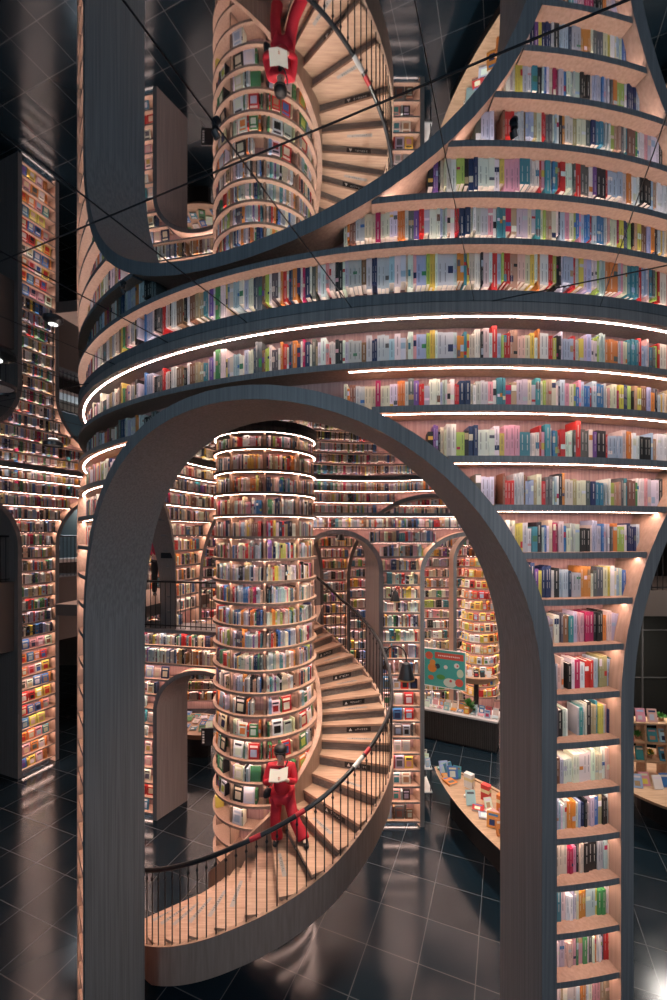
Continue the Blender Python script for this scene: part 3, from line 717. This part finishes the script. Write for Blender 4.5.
def bench(label, s0, s1):
    t = thing('bench', label, 'bench', W3.pos((s0+s1)/2, 1.1, 4.85))
    mb = MB(); board(mb, W3, s0, s1, .85, 1.45, 4.85, 5.2, 0, 0); mb.build('base', M_PLINTH, t)
    mb = MB(); board(mb, W3, s0+.02, s1-.02, .83, 1.45, 5.2, 5.30, 0, 0); mb.build('cushion', M_WHITE, t)
bench('white cushioned bench on the balcony right of the glowing pier', 5.5, 8.2)
bench('white cushioned bench on the balcony left of the glowing pier', 2.3, 4.35)

# ================================================================ DISPLAY TABLES AND COUNTER
M_TABLE = grain('table_wood', (.36, .22, .13), (.50, .32, .20), .45, (4, 30, 30))
ITEMS = []
def boat(label, tip0, tip1, width, z, bend=0.0):
    """lens-shaped wooden display table on a dark foot"""
    a, b = Vector((*tip0, 0)), Vector((*tip1, 0)); d = (b-a); L = d.length; d.normalize(); n = Vector((-d.y, d.x, 0))
    t = thing('display_table', label, 'table', (*((a+b)/2)[:2], 0))
    def outline(ins, nseg=14):
        up, dn = [], []
        for i in range(nseg+1):
            u = i/nseg; w_ = (width/2-ins)*math.sin(math.pi*(.04+.92*u))**.8; x = a + d*(ins*1.5 + (L-3*ins)*u)
            up.append(x + n*(w_+bend*math.sin(math.pi*u))); dn.append(x + n*(-w_+bend*math.sin(math.pi*u)))
        return [(p.x, p.y) for p in up] + [(p.x, p.y) for p in dn[::-1]]
    o0, o1, o2 = outline(0), outline(.06), outline(.22)
    if True:
        def ring(mb, A, za, B, zb, mi=0):
            for i in range(len(A)):
                j = (i+1) % len(A); mb.face([(*A[i], za), (*A[j], za), (*B[j], zb), (*B[i], zb)], mi)
        mb = MB(); ring(mb, o2, z-.20, o0, z+.03); ring(mb, o0, z+.03, o1, z+.03); ring(mb, o1, z+.03, o1, z); mb.face([(*p, z) for p in o1]); mb.face([(*p, z-.20) for p in o2[::-1]])
        mb.build('table_top', M_TABLE, t)
        mb = MB(); o3 = outline(.36); mb.prism(o3, 0, z-.20); mb.build('foot', M_PLINTH, t)
    return t, a, d, n, L
def cover_book(name, cat, label, c, w, h, t, rz, tilt, col, art=None, group=None):
    """a book lying (tilt 0) or propped face out (tilt near 90 deg), with a printed cover"""
    root = thing(name, label, cat, c, group)
    mat = Matrix.Translation(Vector(c)) @ Matrix.Rotation(rz, 4, 'Z') @ Matrix.Rotation(tilt, 4, 'X')
    def bx(mb, x0, x1, y0, y1, z0, z1, colr):
        mb.hexa([tuple(mat @ Vector(v)) for v in ((x0,y0,z0),(x1,y0,z0),(x1,y1,z0),(x0,y1,z0),(x0,y0,z1),(x1,y0,z1),(x1,y1,z1),(x0,y1,z1))], 0, colr)
    mb = MB(); e = .003
    bx(mb, -w/2, w/2, 0, h, 0, e, col); bx(mb, -w/2, w/2, 0, h, t-e, t, col); bx(mb, -w/2, -w/2+e, 0, h, e, t-e, col)
    rr = random.Random(int((c[0]*13.7+c[1]*7.1+c[2]*31)*100)); k2 = pick(rr)[1]; k3 = pick(rr)[1]
    bx(mb, -w*.36, w*.36, h*.74, h*.88, t, t+.0006, k2)
    if rr.random() < .7: bx(mb, -w*.30, w*rr.uniform(.1, .32), h*.15, h*rr.uniform(.4, .62), t, t+.0006, k3)
    mb.build('cover', M_BOOK, root)
    mb = MB(); bx(mb, -w/2+e, w/2-.004, .004, h-.004, e, t-e, None); mb.build('pages', M_PAPER, root)
    return root
ORD = ['first', 'second', 'third', 'fourth', 'fifth', 'sixth', 'seventh', 'eighth', 'ninth', 'tenth', 'eleventh', 'twelfth', 'thirteenth', 'fourteenth', 'fifteenth', 'sixteenth', 'seventeenth', 'eighteenth', 'nineteenth', 'twentieth']
# right-hand boat table under the right twin arch
bt_, a, d, n, L = boat('long boat-shaped wooden display table heaped with goods beside the right jamb', (2.38, 9.72), (3.55, 6.0), 1.25, .75, .18)
rr = random.Random(3); yaw = math.atan2(d.y, d.x)
kk = 0
for i in range(16):
    u = .07 + .86*i/15
    for side in (-.72, -.15, .42):
        wd = .45*math.sin(math.pi*u); p = a + d*(L*u) + n*(side*wd + .18*math.sin(math.pi*u))
        if any((p - (a + d*(L*gu) + n*(go+.1))).length < .24 for gu, go in ((.22, .1), (.34, .16), (.46, .26), (.30, -.12))): continue
        cn, col = pick(rr, ['white', 'red', 'blue', 'pale blue', 'orange', 'white', 'pink', 'cream', 'teal']); up = rr.random() < .62
        cover_book('display_book', 'book', f'{cn} book {"propped up" if up else "lying"}, {ORD[i]} from far tip, {"left" if side < -.5 else "middle" if side < 0 else "right"} file of boat table',
                   (p.x, p.y, .752), rr.uniform(.15, .22), rr.uniform(.21, .29), rr.uniform(.025, .05), rr.uniform(-.6, .6) + R(10), R(68) if up else 0.0, col, group='books on the boat table')
for (u, off, col, dim, lab) in ((.22, .1, (.70, .70, .68), (.18, .12, .28), 'white lantern-shaped gift box on the boat table'), (.34, .16, (.62, .06, .05), (.16, .12, .30), 'tall red gift box on the boat table'),
                           (.46, .26, (.72, .22, .05), (.34, .10, .30), 'orange boxed set standing on the boat table'), (.30, -.12, (.78, .77, .75), (.16, .16, .05), 'small white carton on the boat table')):
    p = a + d*(L*u) + n*(off+.1)
    t = thing('gift_box', lab, 'box', (p.x, p.y, .752))
    mb = MB(); mb.box((p.x, p.y, .752+dim[2]/2), dim, 0, col, yaw+.5); mb.build('carton', M_BOOK, t)
    mb = MB(); mb.box((p.x, p.y, .752+dim[2]*.62), (dim[0]+.003, dim[1]+.003, dim[2]*.22), 0, (.75, .66, .35), yaw+.5); mb.build('label_band', M_BOOK, t)
# boat table seen through the small arch
bt2, a, d, n, L = boat('rounded wooden display table of blue books beyond the small arch', (-4.6, 12.4), (-2.9, 11.4), 1.3, .75, 0)
kk = 0
for i in range(6):
    for j in range(3):
        u = .16 + .7*i/5; p = a + d*(L*u) + n*((j-1)*.34*math.sin(math.pi*u))
        cn, col = pick(rr, ['blue', 'blue', 'pale blue', 'green', 'white', 'teal', 'navy'])
        cover_book('display_book', 'book', f'{cn} book on the table beyond the small arch, {ORD[i]} in {["near", "middle", "far"][j]} row', (p.x, p.y, .752), .17, .22, .03, rr.uniform(-.3, .3), R(rr.choice((0, 0, 20))), col, group='books on the far left table')
# counter
K0, K1 = Vector((2.62, 12.7, 0)), Vector((4.45, 11.75, 0)); KM = Flat((2.62, 12.7), (4.45, 11.75))
ct = thing('counter', 'dark slatted counter with pale top standing beyond the right twin arch', 'counter', (3.5, 12.3, 0))
mb = MB(); board(mb, KM, 0, KM.len, .03, .75, .06, .84, 0, 0)
for i in range(40): board(mb, KM, KM.len*i/40+.005, KM.len*i/40+.03, .012, .03, .06, .84, 0, 0)
mb.build('front_panel', grain('dark_slats', (.03, .026, .024), (.06, .05, .045), .5), ct)
mb = MB(); board(mb, KM, -.04, KM.len+.04, 0, .8, .84, .89, 0, 0); mb.build('counter_top', plain('pale_stone', (.50, .47, .46), .35), ct)
mb = MB(); board(mb, KM, .02, KM.len-.02, .07, .7, 0, .06, 0, 0); mb.build('plinth', M_PLINTH, ct)
for i in range(11):
    for j in range(2):
        p = KM.pos(.1 + KM.len*.92*i/10, .16+.26*j, .892); cn, col = pick(rr, ['white', 'pink', 'pale blue', 'red', 'blue', 'orange', 'cream'])
        cover_book('display_book', 'book', f'{cn} book shown on the counter, {ORD[i]} from the left in the {"front" if j == 0 else "back"} row', p, .15, .21, .03, KM.d.angle(Vector((1, 0, 0)))*-1, R(0 if j == 0 and i % 3 else 72), col, group='books on the counter')
# poster on the counter
bd = thing('poster_board', 'teal illustrated poster board with red banner standing on the counter', 'poster', KM.pos(.55, .7, .89))
PW_, PH_ = 1.22, 1.12
def PB(x, z, o=0.0): return KM.pos(-.12 + x, .70 - o, 1.36 + z)
mb = MB(); board(mb, KM, -.12, -.12+PW_, .70, .73, 1.36, 1.36+PH_, 0, 0); mb.build('board', plain('teal_print', (.07, .40, .36), .5), bd)
mb = MB()
for x0, x1, z0, z1 in ((-.02, PW_+.02, -.02, 0), (-.02, PW_+.02, PH_, PH_+.02), (-.02, 0, 0, PH_), (PW_, PW_+.02, 0, PH_)): board(mb, KM, -.12+x0, -.12+x1, .69, .735, 1.36+z0, 1.36+z1, 0, 0)
mb.build('frame', M_WHITE, bd)
mb = MB(); mb.face([PB(.32, .86, .004), PB(1.18, .86, .004), PB(1.18, 1.05, .004), PB(.32, 1.05, .004)], 0, (.62, .10, .07))
for i in range(12): mb.face([PB(.42+.055*i, .93+.01*(i % 3), .006), PB(.455+.055*i, .93, .006), PB(.46+.055*i, .97, .006), PB(.425+.055*i, .975, .006)], 0, (.8, .75, .7))
def blob(mb, x, z, r, col, o=.005, n=14, sq=1.0):
    mb.face([PB(x + r*math.cos(2*math.pi*i/n), z + sq*r*math.sin(2*math.pi*i/n), o) for i in range(n)], 0, col)
for x, z, r, col, o, sq in ((.14, .92, .12, (.70, .14, .08), .005, 1), (.24, .55, .14, (.72, .26, .06), .005, 1), (.25, .72, .09, (.72, .30, .08), .006, 1), (.40, .62, .08, (.03, .06, .08), .005, 1), (.5, .3, .13, (.10, .32, .08), .005, .6), (.65, .62, .06, (.70, .70, .66), .005, 1),
                        (.98, .70, .08, (.70, .70, .66), .005, 1), (1.0, .70, .03, (.6, .1, .1), .007, 1), (.78, .16, .2, (.62, .70, .62), .005, .7), (1.05, .2, .12, (.66, .12, .08), .006, 1), (.8, .22, .04, (.6, .1, .1), .007, 1), (.2, .25, .09, (.62, .18, .08), .006, .8), (1.08, .48, .1, (.55, .66, .5), .005, 1.3)):
    blob(mb, x, z, r, col, o, sq=sq)
mb.build('print', M_BOOK, bd)
mb = MB()
for x in (.2, 1.0): board(mb, KM, -.12+x, -.12+x+.03, .70, .76, .892, 1.37, 0, 0)
mb.build('stand', M_WHITE, bd)
def plant(label, c, r, h, seed, mat=None, flower=None):
    t = thing('potted_plant', label, 'plant', c); rr = random.Random(seed); c = Vector(c)
    mb = MB(); mb.lathe([(.001, 0), (r*.38, 0), (r*.5, h*.35), (r*.46, h*.35), (r*.44, h*.31), (.001, h*.31)], c, 16); mb.build('pot', plain('terracotta', (.42, .22, .12), .7), t)
    mb = MB()
    for i in range(70):
        a = rr.uniform(0, 6.28); el = rr.uniform(.1, 1.4); L = rr.uniform(.5, 1)*r; d = Vector((math.cos(a)*math.cos(el), math.sin(a)*math.cos(el), math.sin(el)*1.2)); s = Vector((-math.sin(a), math.cos(a), 0))*L*.16
        p = c + Vector((0, 0, h*.33)) + d*L*.25; e = p + d*L; m_ = p.lerp(e, .5) + Vector((0, 0, .02))
        mb.face([tuple(p), tuple(m_+s), tuple(e), tuple(m_-s)])
    mb.build('foliage', mat or M_GREEN, t)
    if flower:
        mb = MB()
        for i in range(16):
            p = c + Vector((rr.uniform(-r, r)*.7, rr.uniform(-r, r)*.7, h*.5 + rr.uniform(.1, 1)*r)); mb.lathe([(.001, -.02), (.025, 0), (.001, .02)], p, 8)
        mb.build('blossom', flower, t)
    return t
plant('bushy green potted plant on the counter right of the poster', KM.pos(1.28, .32, .892), .22, .34, 5)

# round pillar and table far beyond the right twin arch
PR = Ring((4.75, 14.0), .62, 1)
pc = thing('column_bookcase', 'far round pillar of yellow and orange books beyond the right twin arch', 'bookcase', (4.75, 14.0, 0))
mb = MB(); mb.lathe([(.45, 0), (.45, H)], (4.75, 14.0, 0), 32); mb.build('core', M_BACK, pc, smooth=True)
for i in range(20):
    z = .9 + .34*i; mb = MB(); board(mb, PR, 0, 360, 0, .18, z, z+.035); sh = mb.build('shelf', [M_CEDGE, M_WOOD], pc); lb = MB(); strip(lb, PR, -100, 100, .03, .05, z-.002); lb.build('light_strip', M_LED, sh)
    if z < 7.2: fill(PR, -95, 95, z+.035, .3, 'pillar', i, face_p=.5 if z < 5.2 else 0, pal=['yellow', 'orange', 'cream', 'yellow', 'white', 'red'] if z < 5.2 else None)
bt3, a, d, n, L = boat('small wooden display table beside the far yellow pillar', (3.7, 13.05), (4.9, 12.85), .55, 1.72, 0)
for i in range(5):
    p = a + d*(L*(.2+.15*i)); cn, col = pick(rr, ['white', 'black', 'red', 'cream']); cover_book('display_book', 'book', f'{cn} book propped on the small table by the far pillar, {ORD[i]} from left', (p.x, p.y, 1.722), .14, .2, .03, rr.uniform(-.3, .3), R(70), col, group='books on the small far table')

# narrow display cart left of the counter
cx_, cy_ = 2.03, 9.75
cart = thing('display_cart', 'narrow white display cart of small goods just right of the book pier', 'cart', (cx_, cy_, 0))
mb = MB()
for dx in (-.11, .11):
    for dy in (-.28, .28): mb.tube([(cx_+dx, cy_+dy, 0), (cx_+dx, cy_+dy, .92)], .014, 6)
mb.build('frame', M_BLACK, cart)
for z in (.35, .86):
    mb = MB(); mb.box((cx_, cy_, z), (.28, .62, .03)); mb.build('tray', M_WHITE, cart)
for i in range(6):
    cn, col = pick(rr, ['white', 'pink', 'pale blue', 'cream', 'blue']); p = (cx_ + (-.05 if i % 2 else .06), cy_ - .25 + .1*i, .877)
    cover_book('display_book', 'book', f'{cn} book propped on the narrow cart, {ORD[i]} from the front', p, .12, .18, .03, rr.uniform(-.3, .3), R(70), col, group='books on the cart')

# right-hand display table beyond the right arch
TC = (7.35, 9.3)
rt = thing('display_table', 'round wooden display table with tiered shelves of plants and gifts beyond the right arch', 'table', (*TC, 0))
mb = MB(); mb.lathe([(.001, .56), (1.0, .56), (1.36, .70), (1.38, .76), (1.33, .76), (.001, .755)], (*TC, 0), 48); mb.build('table_top', M_TABLE, rt, smooth=True)
mb = MB(); mb.lathe([(.001, 0), (.7, 0), (.7, .56), (.001, .56)], (*TC, 0), 32); mb.build('foot', M_PLINTH, rt)
rk = thing('display_rack', 'pale grey tiered rack standing on the round table at right', 'rack', (7.1, 9.25, .757))
RKF = Flat((6.25, 9.25), (8.3, 9.0))
mb = MB()
for s in (0, .42, .84, 1.26, 1.68, 2.04): board(mb, RKF, s, s+.03, 0, .34, .757, 1.98, 0, 0)
mb.build('upright', M_TABLE, rk)
for z in (1.13, 1.53, 1.95):
    mb = MB(); board(mb, RKF, 0, 2.07, 0, .34, z, z+.03, 0, 0); mb.build('shelf', M_TABLE, rk)
rr = random.Random(11); NM = ['lower', 'middle', 'upper', 'top']
GC = ['pink', 'yellow', 'white', 'teal', 'red', 'pale blue', 'orange']
for lv, z in enumerate((1.163, 1.563, 1.983)):
    for i in range(8):
        s = .13 + .235*i; p = RKF.pos(s, .06, z); cn, col = pick(rr, GC)
        if (i + lv) % 3 == 2:
            plant(f'small green pot plant on the {NM[lv]} rack shelf, {ORD[i]} place from left', RKF.pos(s, .17, z), .11, .16, i*7+lv, flower=plain('yellow_petals', (.75, .45, .04), .6) if lv == 0 else None)
        else:
            cover_book('display_book', 'book', f'{cn} picture book propped on the {NM[lv]} rack shelf, {ORD[i]} place from left', p, .19, .27, .03, -.12, R(75), col, group='books on the rack')
for i in range(10):
    s = -.10 + .2*i; p = RKF.pos(s, -.22 - .1*(i % 2), .757); cn, col = pick(rr, ['white', 'pale blue', 'pink', 'blue', 'cream'])
    cover_book('display_book', 'book', f'{cn} book propped at the front rim of the round table, {ORD[i]} from left', p, .19, .26, .03, -.12+rr.uniform(-.2, .2), R(70), col, group='books at the table rim')
# dark glass screen and book pier behind the right table
ds = thing('glass_screen', 'dark glass screen standing behind the round table at right', 'screen', (8.3, 10.9, 0))
mb = MB(); mb.box((7.8, 10.9, 2.15), (1.6, .04, 4.3)); mb.build('glass', plain('dark_glass', (.012, .012, .011), .06), ds)
mb = MB()
for x in (7.02, 7.8, 8.58): mb.box((x, 10.87, 2.15), (.03, .05, 4.3))
for z in (1.2, 2.4, 3.6): mb.box((7.8, 10.87, z), (1.6, .045, .02))
mb.build('frame', M_DARK, ds)
W6 = Flat((8.62, 10.8), (11.5, 10.8))
wall_case('wall_bookcase', 'warm bookcase at the far right beyond the round table', W6, 0, 2.6, 4.31, [.1 + .36*i for i in range(12)], [], .4, place='right', fillarg=dict(tw=(.03, .06), face_p=.2))
W7 = Flat((6.62, 10.75), (6.98, 10.85))
wall_case('wall_bookcase', 'slim strip of lit shelves left of the dark glass screen', W7, 0, .3, 4.31, [.1 + .36*i for i in range(12)], [], .35, place='right', fillarg=dict(face_p=.3))

# flag sign on the column
fs = thing('flag_sign', 'black flag sign with white lettering fixed to the left side of the column', 'sign', SP(-84, .93, 2.48))
mb = MB(); mb.box((-2.20, 7.50, 2.48), (.21, .02, .30)); 
for i in range(5):
    mb.face([(-2.285, 7.488, 2.375+.045*i), (-2.25, 7.488, 2.375+.045*i), (-2.25, 7.488, 2.405+.045*i), (-2.285, 7.488, 2.405+.045*i)], 1)
mb.build('board', [M_PLATE, M_INK], fs)
mb = MB(); mb.tube([(-2.2, 7.51, 2.60), (-2.0, 7.56, 2.60)], .01, 6); mb.build('bracket', M_BLACK, fs)
# small plate on the inner jamb
ss = thing('wall_sign', 'small dark direction sign on the grey jamb of the left inner arch', 'sign', DI.pos(-104.2, -.02, 5.55))
def jsign():
    M = DO; t = -82.5-18.6 - .15
    mb = MB(); P = [M.pos(t+.45, o, z) for o, z in ((.30, 5.50), (.62, 5.50), (.62, 5.62), (.30, 5.62))]; mb.face(P[::-1], 0)
    return mb.build('plate', M_PLATE, ss)
jsign()

# ================================================================ BOOKS: build
def proj(p):
    return 333.5 + 430*p[0]/p[1], 535 - 430*(p[2]-ZC)/p[1], p[1]
def book_boxes(mb, b, pages=None):
    M = b['M']; t, n = M.frame(b['s']); p = Vector(M.pos(b['s'], b['o'], b['z'])); w, h, d = b['w'], b['h'], b['d']
    def pt(x, y, z): return tuple(p + t*x - n*y + Vector((0, 0, z)))
    tl = h*.10 if b['face'] else 0
    x = w/2
    P = [pt(-x, 0, 0), pt(x, 0, 0), pt(x, d, 0), pt(-x, d, 0), pt(-x, tl, h), pt(x, tl, h), pt(x, d+tl, h), pt(-x, d+tl, h)]
    mb.hexa(P, 0, b['col'], skip=(0,) if pages is None else (0, 1))
    def patch(x0, x1, z0, z1, col):
        mb.face([pt(x0, -.0008 + tl*z0/h, z0), pt(x1, -.0008 + tl*z0/h, z0), pt(x1, -.0008 + tl*z1/h, z1), pt(x0, -.0008 + tl*z1/h, z1)], 0, col)
    lum = sum(b['col'])/3; ink = (.05, .05, .06) if lum > .3 else (.65, .62, .55)
    if b['face']:
        patch(-x*.7, x*.7, h*.72, h*.86, ink if b['band'] < .5 else b['c2'])
        patch(-x*.6, x*.6, h*.14, h*.60, b['c2'])
    else:
        if b['band'] < .3: patch(-x*.92, x*.92, h*b['bz'], h*(b['bz']+b['bh']), b['c2'])
        ink = tuple(.55*i_+.45*c_ for i_, c_ in zip(ink, b['col']))
        if b['band'] > .2:
            zt = h*(.52+.3*b['bh']); patch(-x*.2, x*.2, zt, h*.90, ink); patch(-x*.16, x*.16, h*.30, zt-h*.06, ink)
    if pages is not None:
        c_ = .003
        pages.face([pt(-x+c_, .004+tl, h-.004), pt(x-c_, .004+tl, h-.004), pt(x-c_, d+tl, h-.004), pt(-x+c_, d+tl, h-.004)])
        mb.face([P[4], pt(-x+c_, tl, h), pt(-x+c_, d+tl, h), P[7]], 0, b['col']); mb.face([pt(x-c_, tl, h), P[5], P[6], pt(x-c_, d+tl, h)], 0, b['col'])
for b in BOOKS:
    p = Vector(b['M'].pos(b['s'], b['o'], b['z']+b['h']/2)); x, y, dep = proj(p); t, n = b['M'].frame(b['s'])
    vis = 0 <= x <= 667 and 0 <= y <= 1000 and dep > .5
    view = (Vector((0, 0, ZC)) - p).normalized(); b['px'] = x
    b['area'] = b['w']*b['h']*max(0, n.dot(view))*(430/dep)**2 if vis and b['place'] in ('drum', 'pier', 'column') else 0
    if b['place'] == 'column' and not (-70 < ((b['s']+180) % 360)-180 < 70): b['area'] = 0
    if b['place'] == 'column' and not b['face']: b['area'] *= .5
order = sorted(BOOKS, key=lambda b: -b['area'])
IND = [b for b in order if b['area'] > 0][:300]
ids = set(id(b) for b in IND)
rows = {}
for b in BOOKS:
    if b['area'] > 0 and b['place'] in ('drum', 'pier', 'column'): rows.setdefault((b['place'], b['shelf']), []).append(b)
def nth(i):
    if i < 20: return ORD[i]
    n = i+1; sfx = 'th' if 10 <= n % 100 <= 20 else {1: 'st', 2: 'nd', 3: 'rd'}.get(n % 10, 'th'); return f'{n}{sfx}'
for key, L in rows.items():
    L.sort(key=lambda b: (b['px'] if key[0] != 'drum' else -b['px']))
    for i, b in enumerate(L):
        if id(b) not in ids: continue
        size = 'thick' if b['w'] > .047 else ('slim' if b['w'] < .03 else 'mid-width')
        if key[0] == 'drum': lab = f"{size} {b['cn']} book, {nth(i)} from the photo's right edge, {SHELFN[key[1]]} shelf of round bookcase"
        elif key[0] == 'pier': lab = f"{size} {b['cn']} book, {nth(i)} from left on {SHELFN[key[1]]} shelf down, pier between the arches"
        else: lab = f"{b['cn']} {'face-out' if b['face'] else 'upright'} book, {nth(i)} from left on {SHELFN[key[1]]} shelf down of the column"
        mb = MB(); pg = MB(); book_boxes(mb, b, pg)
        o = mb.build('book', M_BOOK); tag(o, lab, 'book', {'drum': 'books on the round bookcase', 'pier': 'books on the pier between the arches', 'column': 'books on the column'}[key[0]])
        pg.build('pages', M_PAPER, o)
rest = MB()
for b in BOOKS:
    if id(b) not in ids: book_boxes(rest, b)
tag(rest.build('books', M_BOOK), 'densely packed books filling all the farther shelves of the hall', 'books', None, 'stuff')
print('BOOKS', len(BOOKS), 'individual', len(IND), 'min area', IND[-1]['area'] if IND else 0)
